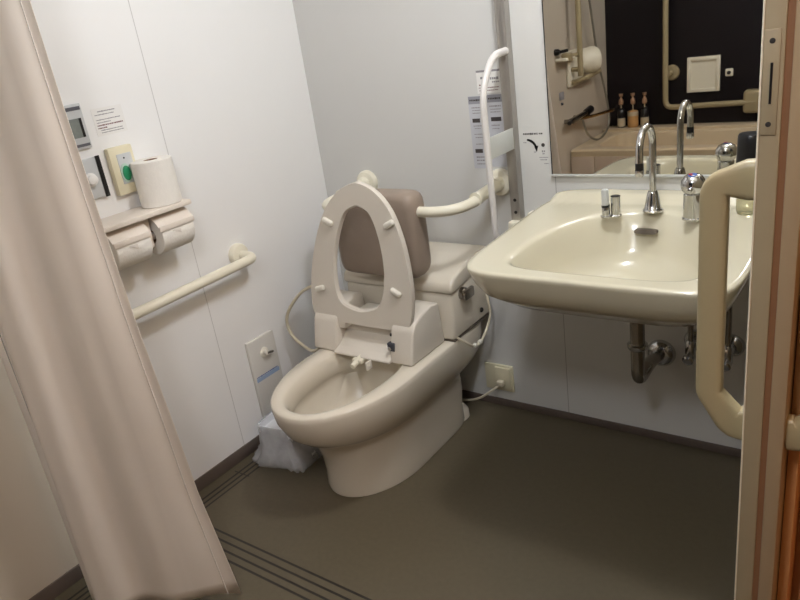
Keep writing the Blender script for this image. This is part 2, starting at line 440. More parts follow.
# bidet unit
BU = MB().box((.245,-.372,.3615),(.620,-.255,.448),.008,3).build('bidet_unit', 'plastic_t', T)
sp = [(-.250,.362),(-.436,.362),(-.424,.41),(-.410,.462),(-.394,.482),(-.365,.494),(-.300,.508),(-.262,.500)]
MB().prism(sp, 0, .540, .622, .008, 3).build('side_cover', 'plastic_t', BU)
MB().prism(sp, 0, .228, .325, .008, 3).build('side_cover', 'plastic_t', BU)
MB().prism([(-.250,.3625),(-.446,.3625),(-.446,.370),(-.418,.380),(-.385,.402),(-.350,.446),(-.258,.456)], 0, .325, .545, .003, 2).build('front_panel', 'plastic_t', BU)
nz = MB().box((.410,-.462,.352),(.448,-.430,.366),.004); nz.tube([(.428,-.482,.352),(.428,-.430,.366)], .009, 12)
nz.build('nozzle', 'ivory', BU)
MB().box((.470,-.470,.340),(.476,-.445,.366),.001).build('drip_tab', 'plastic_lip', BU)
MB().box((.340,-.365,.4555),(.530,-.262,.466),.003).build('hinge_cover', 'plastic_lip', BU)
sn = MB()
sn.box((.5325,-.428,.398),(.558,-.4105,.424),.002)
sn.build('sensor_window', 'lens', BU)
MB().lathe((.541,-.429,.408), (0,-1,.2), [(.007,0),(.006,.003),(.002,.004)], 14).build('sensor_lens', 'chrome', BU)
MB().box((.536,-.414,.440),(.546,-.402,.450),.003).build('hinge_socket', 'darkgap', BU)
# raised seat
def seatpts(tab_w, z0, z1, y, n=80, cx=None, grow=0):
    out = []
    for k in range(n):
        a = 2*PI*k/n
        z = (z0+z1)/2 - (z1-z0)/2*cos(a)
        w = interp(tab_w, z)
        s = 1 if sin(a) >= 0 else -1
        x = .419 + .115*(z-.5) + s*w
        out.append((x, z))
    return out
def smooth_closed(pts, it=2):
    for _ in range(it):
        n = len(pts); pts = [((pts[i-1][0]+2*pts[i][0]+pts[(i+1)%n][0])/4, (pts[i-1][1]+2*pts[i][1]+pts[(i+1)%n][1])/4) for i in range(n)]
    return pts
wo = [(.452,.150),(.456,.172),(.465,.187),(.48,.194),(.52,.199),(.58,.198),(.65,.186),(.72,.168),(.78,.144),(.82,.122),(.855,.092),(.878,.062),(.892,.034),(.899,.0)]
wi = [(.503,.0),(.506,.026),(.512,.048),(.52,.068),(.545,.085),(.58,.094),(.63,.097),(.68,.092),(.73,.080),(.77,.066),(.80,.051),(.818,.034),(.828,.0)]
O = smooth_closed(seatpts(wo, .452, .899, 0)); I = smooth_closed(seatpts(wi, .503, .828, 0))
def sy(z, t): return lerp(-.392, -.362, (z-.45)/.45) + t
def off(pts, cen, f): return [(cen[0]+(x-cen[0])*f, cen[1]+(z-cen[1])*f) for x, z in pts]
co = (.437, .67)
prof = [(O,.994,-.010),(O,1.0,-.006),(O,1.0,.006),(O,.985,.011),(I,1.05,.011),(I,1.0,.006),(I,1.0,-.005),(I,1.03,-.010),(O,.994,-.010)]
b = MB(); bm = b.bm; RR = []
for P_, f, t in prof[:-1]:
    RR.append([bm.verts.new((x, sy(z, t), z)) for x, z in off(P_, co, f)])
for a_, b_ in zip(RR, RR[1:]+RR[:1]):
    n = len(a_)
    for i in range(n):
        j = (i+1) % n; bm.faces.new((a_[i], a_[j], b_[j], b_[i]))
SEAT = b.build('seat', 'plastic_t', T, 40)
for (x, z, rr) in [(.342,.780,-.45),(.574,.783,.45),(.272,.562,.25),(.572,.580,-.5)]:
    MB().box((x-.019, sy(z,-.022), z-.009),(x+.019, sy(z,-.008), z+.009), .006, 3, rot=Matrix.Rotation(-rr, 3, 'Y')).build('bumper', 'plastic_lip', SEAT)
for x in (.335,.545):
    MB().box((x-.016,-.400,.432),(x+.016,-.370,.475),.004).build('hinge', 'plastic_t', SEAT)
# water hose from seat unit to wall valve (left) and power lead (right)
hp = bez([(.262,-.335,.490),(.224,-.352,.545),(.151,-.36,.524),(.071,-.36,.452),(.040,-.36,.395),(.055,-.36,.343),(.110,-.37,.318),(.180,-.40,.325),(.232,-.415,.350)], 8)
MB().tube(hp, .0055, 10).build('water_hose', 'cord', T)
pc = bez([(.618,-.245,.372),(.645,-.235,.375),(.672,-.215,.350),(.676,-.175,.318),(.682,-.150,.318),(.684,-.110,.338),(.676,-.055,.375),(.668,-.045,.420),(.655,-.03,.44)], 8)
MB().tube(pc, .0042, 10).build('supply_tube', 'cord', T)
for p in ((.677,-.170,.318),(.683,-.145,.320)):
    MB().box((p[0]-.006,p[1]-.008,p[2]-.006),(p[0]+.006,p[1]+.008,p[2]+.006),.002).build('tube_clip', 'plastic_lip', T)

# outlet + plug lead
OT = empty('power_outlet', (.66,0,.115), 'cream square power outlet low on the wall behind the toilet', 'outlet')
MB().box((.606,-.012,.066),(.715,-.0005,.166),.004).build('cover_plate', 'cream', OT)
MB().box((.650,-.020,.078),(.708,-.010,.160),.003).build('flap', 'cream', OT)
cdp = bez([(.676,-.030,.104),(.648,-.045,.080),(.60,-.055,.045),(.54,-.05,.020),(.47,-.045,.010),(.42,-.060,.010),(.40,-.105,.03)], 8)
PC = MB().tube(cdp, .0042, 10).build('power_cord', 'cord', T)
MB().box((.664,-.040,.095),(.688,-.021,.116),.004).build('plug', 'cord', PC)

# ---------------------------------------------------------------- back support rail with cushion
G = empty('support_rail', (.46,0,.79), 'ivory grab rail with taupe back cushion behind the raised toilet seat', 'grab rail')
pth = fillet([(.205,-.012,.800),(.205,-.262,.786),(.730,-.262,.784),(.730,-.012,.806)], [.06,.12], 10)
MB().tube(pth, .0155, 18).build('rail', 'ivory', G)
for x, z in ((.205,.802),(.730,.808)):
    MB().lathe((x,0,z), (0,-1,0), [(.042,0),(.042,.010),(.038,.018),(.024,.024),(.019,.040)], 30).build('flange', 'ivory', G)
MB().tube([(.730,-.16,.797),(.730,-.02,.806)], .0185, 18).build('sleeve', 'ivory', G)
MB().tube([(.205,-.16,.796),(.205,-.02,.802)], .0185, 18).build('sleeve', 'ivory', G)
MB().tube([(.730,-.165,.797),(.730,-.160,.797)], .021, 18).build('collar', 'ivory', G)
b = MB()
def rr_ring(cx, cz, hx, hz, y, e=5, n=48):
    return [Vector((cx+hx*math.copysign(abs(cos(2*PI*k/n))**(2/e), cos(2*PI*k/n)), y, cz+hz*math.copysign(abs(sin(2*PI*k/n))**(2/e), sin(2*PI*k/n)))) for k in range(n)]
cu = [(.140,.115,-.222,.718),(.151,.126,-.226,.716),(.156,.131,-.240,.714),(.157,.133,-.262,.712),(.156,.132,-.286,.712),(.150,.127,-.300,.712),(.135,.115,-.306,.712),(.06,.05,-.308,.712)]
b.loft([rr_ring(.440,cz,hx,hz,y,9) for hx,hz,y,cz in cu])
b.build('back_cushion', 'taupe', G, 60)

# ---------------------------------------------------------------- left grab bar
G2 = empty('grab_bar', (0,-.48,.668), 'ivory horizontal grab bar on the left wall below the paper rolls', 'grab rail')
pth = fillet([(.004,-.470,.680),(.075,-.462,.674),(.075,-1.20,.664),(.004,-1.205,.662)], [.035,.035], 10)
MB().tube(pth, .0155, 18).build('rail', 'ivory', G2)
for y, z in ((-.471,.680),(-1.204,.662)):
    MB().lathe((0,y,z), (1,0,0), [(.037,0),(.037,.010),(.033,.018),(.022,.022)], 30).build('flange', 'ivory', G2)

# ---------------------------------------------------------------- folding rail on aluminium post
F = empty('folding_handrail', (.79,0,.69), 'aluminium wall post with raised white folding handrail beside the washbasin', 'handrail')
b = MB()
b.box((.770,-.030,.696),(.793,-.001,CZ-.001),.0015)
b.build('post', 'alu', F)
MB().box((.793,-.031,.696),(.8015,-.001,CZ-.001),.001).build('post_side_channel', 'alu', F)
ub = fillet([(.795,-.028,1.188),(.795,-.110,1.184),(.796,-.185,1.10),(.797,-.182,.70),(.797,-.165,.655),(.797,-.03,.672)], [.16,.16,.03,.03], 10)
MB().tube(ub, .0085, 14, True, 1.25, up=(0,1,0)).build('handrail', 'white_tube', F)
MB().box((.793,-.180,.915),(.799,-.02,.975),.001).build('bracket_plate', 'alu_plate', F)
MB().box((.768,-.055,.668),(.816,-.002,.697),.006).build('pivot_block', 'ivory', F)
for z in (.722,.760):
    MB().lathe((.787,-.030,z), (0,-1,0), [(.005,0),(.005,.002),(.002,.003)], 12).build('screw', 'darkgap', F)

WB = MB().box((.826,-.036,.690),(.890,-.0005,.722),.004).build('wall_bracket', 'ivory')
tag(WB, 'small ivory bracket on the wall between metal post and washbasin', 'bracket')

# ---------------------------------------------------------------- washbasin
S = empty('washbasin', (1.21,-.3,.6), 'wide cream wall-hung washbasin with deep bowl under the mirror', 'washbasin')
def zdeck(x, y, z):
    t = max(0.0, min(1.0, (y+.60)/.60))
    s = max(0.0, min(1.0, (y+.075)/.03)); s = s*s*(3-2*s)
    return z + .024*t + .016*s
SX = 1.212
def outer(hw, yf, yb, z, zf=None, ef=7.5, eb=6.5): return egg(SX, hw, yf, yb, -.30, z, ef, eb, zf)
def bowl(hw, yf, yb, z, zf=None, ef=4.5, eb=2.05, yc=-.44, cx=1.222): return egg(cx, hw, yf, yb, yc, z, ef, eb, zf)
def zl(x, y, z): return z + .016*max(0.0, min(1.0, (y+.60)/.60))
rg = [egg(1.215,.10,-.36,-.10,-.22,.600,3,3), egg(1.215,.17,-.44,-.04,-.24,.612,4,4), egg(1.213,.235,-.52,-.012,-.28,.640,6,8),
      outer(.262,-.548,-.004,.664,None,7,9), outer(.276,-.570,-.003,.680,zl), outer(.291,-.588,-.003,.710,zl), outer(.302,-.599,-.003,.742,zdeck),
      outer(.3025,-.600,-.003,.749,zdeck), outer(.3000,-.5975,-.006,.7535,zdeck)]
A = outer(.290,-.589,-.012,.7545,zdeck); B_ = bowl(.222,-.552,-.115,.752,zdeck)
for t in (0,.12,.24,.36,.48,.6,.72,.84,.94):
    ring = []
    for p, q in zip(A, B_):
        v = p.lerp(q, t); v.z = zdeck(v.x, v.y, lerp(.754,.752,t)); ring.append(v)
    rg.append(ring)
rg += [bowl(.218,-.548,-.120,.750,zdeck), bowl(.213,-.543,-.127,.743,zdeck), bowl(.206,-.536,-.137,.728,zdeck), bowl(.198,-.526,-.150,.705,zdeck), bowl(.188,-.512,-.165,.680,None),
       bowl(.168,-.485,-.182,.655,None,4,2.1,-.40), bowl(.13,-.44,-.205,.636,None,3.5,2.2,-.36), bowl(.085,-.39,-.225,.628,None,3,2.4,-.32), bowl(.035,-.32,-.25,.624,None,2.2,2.2,-.285)]
b = MB(); b.loft(rg); b.build('basin', 'ceramic', S, 70)
b = MB().lathe((1.222,-.285,.624), (0,0,1), [(.030,0),(.030,.004),(.026,.006),(.022,.003),(.001,.003)], 28); b.build('drain', 'chrome_dull', S)
b = MB()
b.loft([[Vector((1.219+.029*math.copysign(abs(cos(a))**.5,cos(a))+0, -.166-dy+.002*sin(a), .727+.0055*math.copysign(abs(sin(a))**.7,sin(a)))) for a in [2*PI*k/28 for k in range(28)]] for dy in (-.01,.003)])
b.build('overflow_slot', 'slot', S)

FA = empty('faucet', (1.226,-.128,.79), 'tall chrome gooseneck faucet standing in the middle of the washbasin', 'faucet')
zb = zdeck(1.226,-.128,.752)
MB().lathe((1.226,-.128,zb), (0,0,1), [(.025,0),(.025,.004),(.021,.008),(.017,.030),(.013,.048),(.011,.052)], 28).build('base', 'chrome', FA)
sp_ = [(1.226,-.128,zb+.045),(1.226,-.128,.93)] + [(1.226,-.128-.050+.050*cos(a),.942+.050*sin(a)) for a in [PI*k/14 for k in range(15)]] + [(1.226,-.229,.915)]
MB().tube(sp_, .0088, 18).build('spout', 'chrome', FA)
MB().lathe((1.226,-.229,.917), (0,0,-1), [(.0098,0),(.0098,.016)], 18).build('aerator_grip', 'black', FA)
MB().lathe((1.226,-.229,.900), (0,0,-1), [(.0105,0),(.0105,.012),(.009,.016)], 18).build('aerator', 'chrome', FA)

MX = empty('mixer_tap', (1.334,-.175,.775), 'round chrome temperature tap on the right of the basin deck', 'tap')
zb = zdeck(1.334,-.175,.752)
MB().lathe((1.334,-.175,zb), (0,0,1), [(.024,0),(.024,.004),(.0215,.006),(.0215,.062),(.018,.066)], 28).build('body', 'chrome', MX)
kn = MB().lathe((1.334,-.175,zb+.066), (0,0,1), [(.021,0),(.026,.006),(.028,.016),(.027,.028),(.021,.038),(.012,.043),(.001,.044)], 28)
kn.box((1.328,-.215,zb+.074),(1.340,-.180,zb+.084),.003); kn = kn.build('knob', 'chrome', MX)
cap_ = MB().lathe((1.334,-.182,zb+.1065), (0,-.25,1), [(.010,0),(.010,.003),(.001,.0035)], 20).build('cap', 'blue', kn)
MB().box((1.326,-.186,zb+.1095),(1.334,-.178,zb+.1115),.0005).build('red_mark', 'red', kn)

PL = empty('drain_lever', (1.132,-.185,.775), 'small chrome drain pull and post left of the gooseneck faucet', 'drain lever')
zb = zdeck(1.125,-.185,.752)
MB().lathe((1.125,-.185,zb), (0,0,1), [(.014,0),(.014,.003),(.0105,.004),(.0105,.030),(.009,.034)], 20).build('base', 'chrome', PL)
MB().lathe((1.125,-.188,zb+.026), (0,0,1), [(.0098,0),(.0098,.006)], 18).build('dark_band', 'black', PL)
MB().lathe((1.125,-.188,zb+.032), (0,0,1), [(.009,0),(.009,.038),(.008,.040)], 18).build('pull_knob', 'alu_plate', PL)
MB().lathe((1.147,-.175,zb), (0,0,1), [(.0145,0),(.0145,.003),(.012,.005),(.012,.048),(.0125,.052)], 20).build('side_post', 'chrome', PL)
MB().lathe((1.147,-.175,zb+.0525), (0,0,1), [(.010,0),(.010,.001)], 18).build('post_top', 'darkgap', PL)

BO = empty('lotion_bottle', (1.445,-.12,.775), 'clear lotion bottle with tall black cap at right end of basin', 'bottle')
zb = zdeck(1.445,-.12,.752)+.001
MB().lathe((1.445,-.12,zb), (0,0,1), [(.020,0),(.0255,.004),(.027,.012),(.027,.095),(.022,.110),(.019,.114)], 28).build('bottle', 'water', BO)
MB().lathe((1.445,-.12,zb+.112), (0,0,1), [(.030,0),(.0305,.004),(.029,.050),(.0285,.070),(.026,.075)], 28).build('cap', 'black', BO)

# waste trap and stop valves below the basin
TR = empty('drain_trap', (1.222,-.25,.35), 'chrome drain trap pipe hanging under the washbasin', 'pipe')
MB().tube([(1.222,-.25,.610),(1.222,-.25,.44)], .0185, 20).build('tailpipe', 'chrome_dull', TR)
MB().lathe((1.222,-.25,.452), (0,0,-1), [(.019,0),(.026,.002),(.026,.010),(.022,.016),(.019,.018)], 24).build('nut', 'chrome', TR)
MB().tube(fillet([(1.222,-.25,.45),(1.222,-.25,.338),(1.218,-.165,.338),(1.212,-.105,.325),(1.209,-.003,.302)],[.045,.03,.03],10), .0175, 20).build('trap_bend', 'chrome_dull', TR)
MB().lathe((1.209,0,.302), (0,-1,0), [(.042,0),(.041,.008),(.034,.018),(.022,.024)], 28).build('wall_flange', 'chrome', TR)
for x, lab in ((1.305,'chrome stop valve on the wall nearer to the drain trap'),(1.400,'chrome stop valve on the wall, farther right behind door handle')):
    V = empty('stop_valve', (x,0,.36), lab, 'valve', 'stop valves under the washbasin')
    MB().lathe((x,0,.358), (0,-1,0), [(.033,0),(.032,.006),(.026,.014),(.014,.018),(.011,.06)], 24).build('wall_flange', 'chrome', V)
    MB().lathe((x,-.060,.330), (0,0,1), [(.012,0),(.014,.004),(.014,.050),(.010,.056)], 20).build('body', 'chrome', V)
    MB().lathe((x,-.070,.338), (0,-1,-.2), [(.010,0),(.015,.006),(.015,.018),(.010,.022)], 20).build('knob', 'chrome', V)
    MB().tube([(x,-.060,.38),(x,-.060,.50),(x-.02,-.09,.66)], .008, 12).build('riser', 'chrome_dull', V)

# ---------------------------------------------------------------- mirror
MR = empty('mirror', (1.28,0,.832), 'large frameless mirror on the wall above the washbasin', 'mirror')
MB().box((.903,-.0062,.834),(1.665,-.0012,1.90)).build('glass', 'silver_mirror', MR)
MB().box((.898,-.0115,.828),(1.665,-.0008,.834),.001).build('bottom_channel', 'alu_plate', MR)
MB().box((.9005,-.0068,.834),(.903,-.0008,1.90)).build('side_edge', 'darkgap', MR)

# ---------------------------------------------------------------- printed marks
def dashes(rows, frame, m, parent, thick=.0003, name='printed_lines'):
    """rows: (u0,u1,v,height); frame(u,v,t)->point; drawn as short irregular strokes"""
    bm = MB(); rnd = random.Random(7)
    for u0, u1, v, h in rows:
        u = u0; d = 1 if u1 > u0 else -1
        while (u1-u)*d > 0:
            w = min(abs(u1-u), rnd.uniform(.5, 1.4)*h)
            hh = h*rnd.uniform(.6, 1.0)
            pts = [frame(u, v-hh/2, 0), frame(u+d*w, v-hh/2, 0), frame(u+d*w, v+hh/2, 0), frame(u, v+hh/2, 0)]
            pt2 = [frame(u, v-hh/2, thick), frame(u+d*w, v-hh/2, thick), frame(u+d*w, v+hh/2, thick), frame(u, v+hh/2, thick)]
            bm.loft([[Vector(p) for p in pts], [Vector(p) for p in pt2]])
            u += d*(w + h*rnd.uniform(.15, .35))
    o = bm.build(name, m, parent); o['kind'] = 'stuff'; return o
FL = lambda e: (lambda u, v, t: (e+t, u, v))       # left wall, u = y
FB = lambda e: (lambda u, v, t: (u, -e-t, v))      # back wall, u = x

N1 = empty('paper_notice', (0,-.785,1.17), 'white notice with lines of small print above the green call button', 'notice')
MB().box((.0003,-.829,1.133),(.0009,-.738,1.204)).build('sheet', 'notice', N1)
dashes([(-.812,-.760,1.195,.0035),(-.822,-.765,1.187,.0028)], FL(.0009), 'ink_soft', N1)
dashes([(-.822,-.750,1.174,.0028),(-.822,-.780,1.167,.0028),(-.815,-.748,1.141,.0026),(-.815,-.750,1.147,.0026)], FL(.0009), 'ink_soft', N1)
dashes([(-.822,-.745,1.160,.0042),(-.822,-.795,1.153,.0036)], FL(.0009), 'ink_red', N1, name='red_print')

D1 = empty('wall_controller', (0,-.875,1.17), 'silver grey controller with small screen at the curtain edge, upper one', 'control panel')
MB().box((0,-.925,1.113),(.010,-.858,1.226),.002).build('case', 'panel_grey', D1)
MB().box((.0098,-.922,1.210),(.0112,-.862,1.219)).build('top_bar', 'dark_bar', D1)
MB().box((.0098,-.922,1.119),(.0112,-.862,1.126)).build('bottom_bar', 'dark_bar', D1)
MB().box((.0098,-.915,1.142),(.0108,-.874,1.190)).build('screen', 'screen', D1)
MB().box((.0098,-.874,1.142),(.0112,-.867,1.190)).build('screen_edge', 'black', D1)

D2 = empty('dial_switch', (0,-.885,1.035), 'grey panel with round white dial and black stripe beside the curtain', 'switch')
MB().box((0,-.940,.983),(.012,-.862,1.088),.002).build('case', 'panel_grey', D2)
MB().box((.0118,-.862,.981),(.0135,-.850,1.090)).build('black_stripe', 'black', D2)
MB().box((0,-.862,.983),(.0118,-.851,1.088)).build('side_rim', 'panel_grey', D2)
MB().lathe((.012,-.892,1.034), (1,0,0), [(.018,0),(.018,.004),(.014,.006),(.013,.016),(.010,.018)], 24).build('dial', 'notice', D2)

D3 = empty('call_button', (0,-.785,1.04), 'cream call button plate with green oval button behind the upright paper roll', 'call button')
MB().box((0,-.826,.972),(.020,-.752,1.100),.004).build('plate', 'cream', D3)
MB().box((.0195,-.806,1.000),(.0215,-.762,1.080),.0008).build('inner_plate', 'panel_grey', D3)
b = MB(); b.loft([[Vector((d,-.791+.016*s*cos(a),1.028+.026*s*sin(a))) for a in [2*PI*k/32 for k in range(32)]] for d, s in ((.021,1),(.0235,1),(.0245,.9))]); b.build('button_ring', 'green_ring', D3)
b = MB(); b.loft([[Vector((d,-.791+.0120*s*cos(a),1.028+.020*s*sin(a))) for a in [2*PI*k/32 for k in range(32)]] for d, s in ((.023,1),(.0265,1),(.0278,.85))]); b.build('button', 'green', D3)
MB().lathe((.0215,-.786,1.068), (1,0,0), [(.0025,0),(.0025,.0005)], 10).build('indicator', 'black', D3)

# three stickers and diagram on the back wall
K1 = empty('sticker', (.665,0,.96), 'grey printed instruction label left of the white handrail', 'label', 'printed labels beside the metal post')
MB().box((.641,-.0010,.850),(.690,-.0003,1.068)).build('sheet', 'label_grey', K1)
MB().box((.642,-.0013,1.045),(.689,-.0009,1.067)).build('heading', 'label_head', K1)
for z in (.990,.898): MB().box((.650,-.0014,z),(.676,-.0009,z+.012)).build('dark_heading', 'ink', K1)
dashes([(.646,.684,1.056,.006)], FB(.0013), 'ink', K1)
dashes([(.650,.682,1.034,.004),(.652,.680,1.026,.003),(.652,.684,1.018,.003),(.652,.680,.980,.004),(.655,.676,.972,.003),(.652,.682,.955,.003),(.655,.682,.945,.003),(.655,.680,.925,.003),(.652,.682,.885,.005),(.652,.680,.875,.005),(.652,.682,.864,.004)], FB(.0010), 'ink_soft', K1)
K2 = empty('sticker', (.735,0,.96), 'grey printed instruction label between white handrail and metal post', 'label', 'printed labels beside the metal post')
MB().box((.705,-.0010,.855),(.757,-.0003,1.070)).build('sheet', 'label_grey', K2)
MB().box((.706,-.0013,1.047),(.756,-.0009,1.069)).build('heading', 'label_head', K2)
for z in (.992,): MB().box((.714,-.0014,z),(.748,-.0009,z+.012)).build('dark_heading', 'ink', K2)
dashes([(.710,.750,1.058,.006)], FB(.0013), 'ink', K2)
dashes([(.712,.750,1.036,.005),(.714,.750,1.027,.003),(.714,.748,1.019,.003),(.714,.742,.980,.004),(.716,.740,.970,.003),(.714,.750,.940,.004),(.716,.746,.930,.003),(.714,.750,.900,.003)], FB(.0010), 'ink_soft', K2)
K3 = empty('sticker', (.715,0,1.11), 'white printed notice above the two grey labels behind the handrail', 'label', 'printed labels beside the metal post')
MB().box((.677,-.0010,1.074),(.757,-.0003,1.140)).build('sheet', 'notice', K3)
MB().box((.677,-.0013,1.134),(.757,-.0009,1.140)).build('top_line', 'ink_soft', K3)
dashes([(.690,.700,1.118,.010),(.722,.750,1.115,.008),(.728,.752,1.105,.005)], FB(.0010), 'ink_soft', K3)
dashes([(.682,.750,1.090,.003),(.684,.746,1.082,.003),(.684,.700,1.098,.004)], FB(.0010), 'ink_red', K3, name='red_print')
K4 = empty('lever_diagram', (.845,0,.92), 'printed lever diagram with curved arrow and dot left of the mirror', 'sign')
MB().box((.812,-.0007,.855),(.892,-.0002,.975)).build('sheet', 'wall_back', K4)
dashes([(.815,.862,.951,.006),(.865,.876,.951,.006)], FB(.0007), 'ink', K4)
b = MB()
arc = [(.822+.034*sin(a), .9005+.034*cos(a)) for a in [lerp(.15,1.25,k/10) for k in range(11)]]
for i in range(10):
    (x0,z0),(x1,z1) = arc[i], arc[i+1]; w = .0022+.00012*i
    b.box((min(x0,x1)-.001,-.0012,min(z0,z1)-w),(max(x0,x1)+.001,-.0006,max(z0,z1)+w))
b.loft([[Vector((.848,d,.914)),Vector((.861,d,.917)),Vector((.855,d,.898))] for d in (-.0012,-.0006)])
b.build('curved_arrow', 'black', K4)
MB().lathe((.876,-.0006,.918), (0,-1,0), [(.0055,0),(.0055,.0006)], 18).build('dot', 'ink', K4)
dashes([(.814,.824,.926,.004),(.846,.852,.898,.004),(.871,.881,.900,.006),(.873,.879,.893,.005),(.862,.890,.882,.003),(.864,.886,.875,.003),(.876,.890,.864,.003)], FB(.0007), 'ink_soft', K4)

# wall box with flush valve, left wall by the toilet
E1 = empty('valve_panel', (0,-.46,.25), 'tall white service panel with water valve low on left wall', 'wall panel')
MB().box((0,-.531,.095),(.014,-.408,.383),.003).build('cover_plate', 'wall', E1)
MB().lathe((.014,-.468,.325), (1,0,0), [(.018,0),(.018,.003),(.008,.006),(.008,.020)], 22).build('valve', 'plastic_lip', E1)
MB().tube([(.032,-.468,.326),(.034,-.445,.322)], .005, 10).build('valve_handle', 'chrome', E1)
MB().box((.0135,-.524,.232),(.0150,-.418,.246)).build('blue_strip', 'blue_soft', E1)
dashes([(-.522,-.422,.249,.005)], FL(.0142), 'blue', E1)

# ---------------------------------------------------------------- paper holder shelf and rolls
H = empty('paper_holder', (0,-.81,.93), 'cream double toilet paper holder with shelf on left wall', 'paper holder')
MB().box((0,-1.00,.913),(.118,-.678,.927),.003).build('shelf', 'holder', H)
MB().box((0,-.99,.82),(.012,-.675,.916),.002).build('back_plate', 'holder', H)
MB().box((0,-.828,.825),(.085,-.806,.917),.003).build('centre_bracket', 'holder', H)
MB().box((0,-.684,.835),(.055,-.676,.917),.002).build('end_bracket', 'holder', H)
for y0, y1 in ((-.803,-.686),(-.945,-.831)):
    c = MB()
    arcp = [(.066+.0585*cos(a), .851+.0585*sin(a)) for a in [lerp(1.75,.45,k/10) for k in range(11)]]
    arci = [(.066+.0555*cos(a), .851+.0555*sin(a)) for a in [lerp(.45,1.75,k/10) for k in range(11)]]
    bm = c.bm; poly = arcp+arci; A_ = [bm.verts.new((x,y0,z)) for x,z in poly]; B2 = [bm.verts.new((x,y1,z)) for x,z in poly]; n = len(poly)
    for i in range(n):
        j = (i+1)%n; bm.faces.new((A_[i],A_[j],B2[j],B2[i]))
    for q in (A_, B2):
        for i in range(10): bm.faces.new((q[i],q[i+1],q[n-2-i],q[n-1-i]))
    cv = c.build('cover', 'holder', H)
    MB().box((.1165,y0,.866),(.1225,y1,.882),.003).build('cover_edge', 'holder', cv)
def roll(c, axis, R, r, Ln, label, group=None, hang=None):
    c = Vector(c); a = Vector(axis).normalized(); base = c
    e = empty('toilet_roll', c, label, 'toilet paper', group)
    MB().lathe(c, a, [(R-.002,0),(R,.002),(R,Ln-.002),(R-.002,Ln),(r+.001,Ln),(r+.001,0),(R-.002,0)], 40, cap=False).build('paper', 'paper', e)
    MB().lathe(c+a*.001, a, [(r+.001,0),(r+.001,Ln-.002),(r-.001,Ln-.002),(r-.001,0),(r+.001,0)], 24, cap=False).build('core', 'card', e)
    return e
roll((.060,-.733,.9275), (0,0,1), .0555, .019, .124, 'upright white toilet roll standing on the holder shelf', 'toilet rolls')
r1 = roll((.066,-.798,.851), (0,1,0), .054, .019, .108, 'hanging toilet roll at the right end of the holder', 'toilet rolls')
r2 = roll((.066,-.941,.851), (0,1,0), .054, .019, .106, 'hanging toilet roll nearest the shower curtain', 'toilet rolls')
for e_, y in ((r1,-.750),(r2,-.890)):
    b = MB(); bm = b.bm
    pts = [(.1200,y-.016,.862),(.1202,y+.012,.860),(.1225,y+.010,.849)]
    b.loft([[Vector(p) for p in pts],[Vector((p[0]+.0012,p[1],p[2])) for p in pts]]); b.build('loose_fold', 'paper_end', e_)
for e_, y0, y1 in ((r1,-.806,-.684),(r2,-.947,-.829)):
    MB().tube([(.066,y0,.851),(.066,y1,.851)], .010, 14).build('spindle', 'holder', H)

# ---------------------------------------------------------------- bin with liner
BI = empty('sanitary_bin', (.16,-.57,0), 'small white bin in a clear plastic bag left of the toilet', 'bin')
def rect_ring(cx, cy, hx, hy, z, rot=0.0, e=10, n=48, jit=0, seed=1):
    rnd = random.Random(seed); out = []
    for k in range(n):
        a = 2*PI*k/n + PI/4*0
        x = hx*math.copysign(abs(cos(a))**(2/e), cos(a)); y = hy*math.copysign(abs(sin(a))**(2/e), sin(a))
        j = 1+jit*(rnd.random()-.5)
        x *= j; y *= j
        out.append(Vector((cx+x*cos(rot)-y*sin(rot), cy+x*sin(rot)+y*cos(rot), z + jit*.05*(rnd.random()-.5))))
    return out
MB().loft([rect_ring(.160,-.566,.062,.060,.001,.12), rect_ring(.160,-.566,.070,.066,.150,.12), rect_ring(.160,-.566,.066,.062,.151,.12), rect_ring(.160,-.566,.062,.058,.130,.12)]).build('bucket', 'bin', BI)
rg = []
for i, (hx, hy, z, j) in enumerate([(.064,.060,.130,.0),(.071,.067,.155,.02),(.073,.069,.153,.04),(.074,.070,.12,.05),(.076,.072,.080,.08),(.092,.084,.055,.20),(.110,.095,.030,.30),(.104,.088,.012,.2)]):
    rg.append(rect_ring(.158,-.566,hx,hy,z,.12,5,48,j,i+3))
MB().loft(rg, False, False).build('bag', 'film', BI, 80)

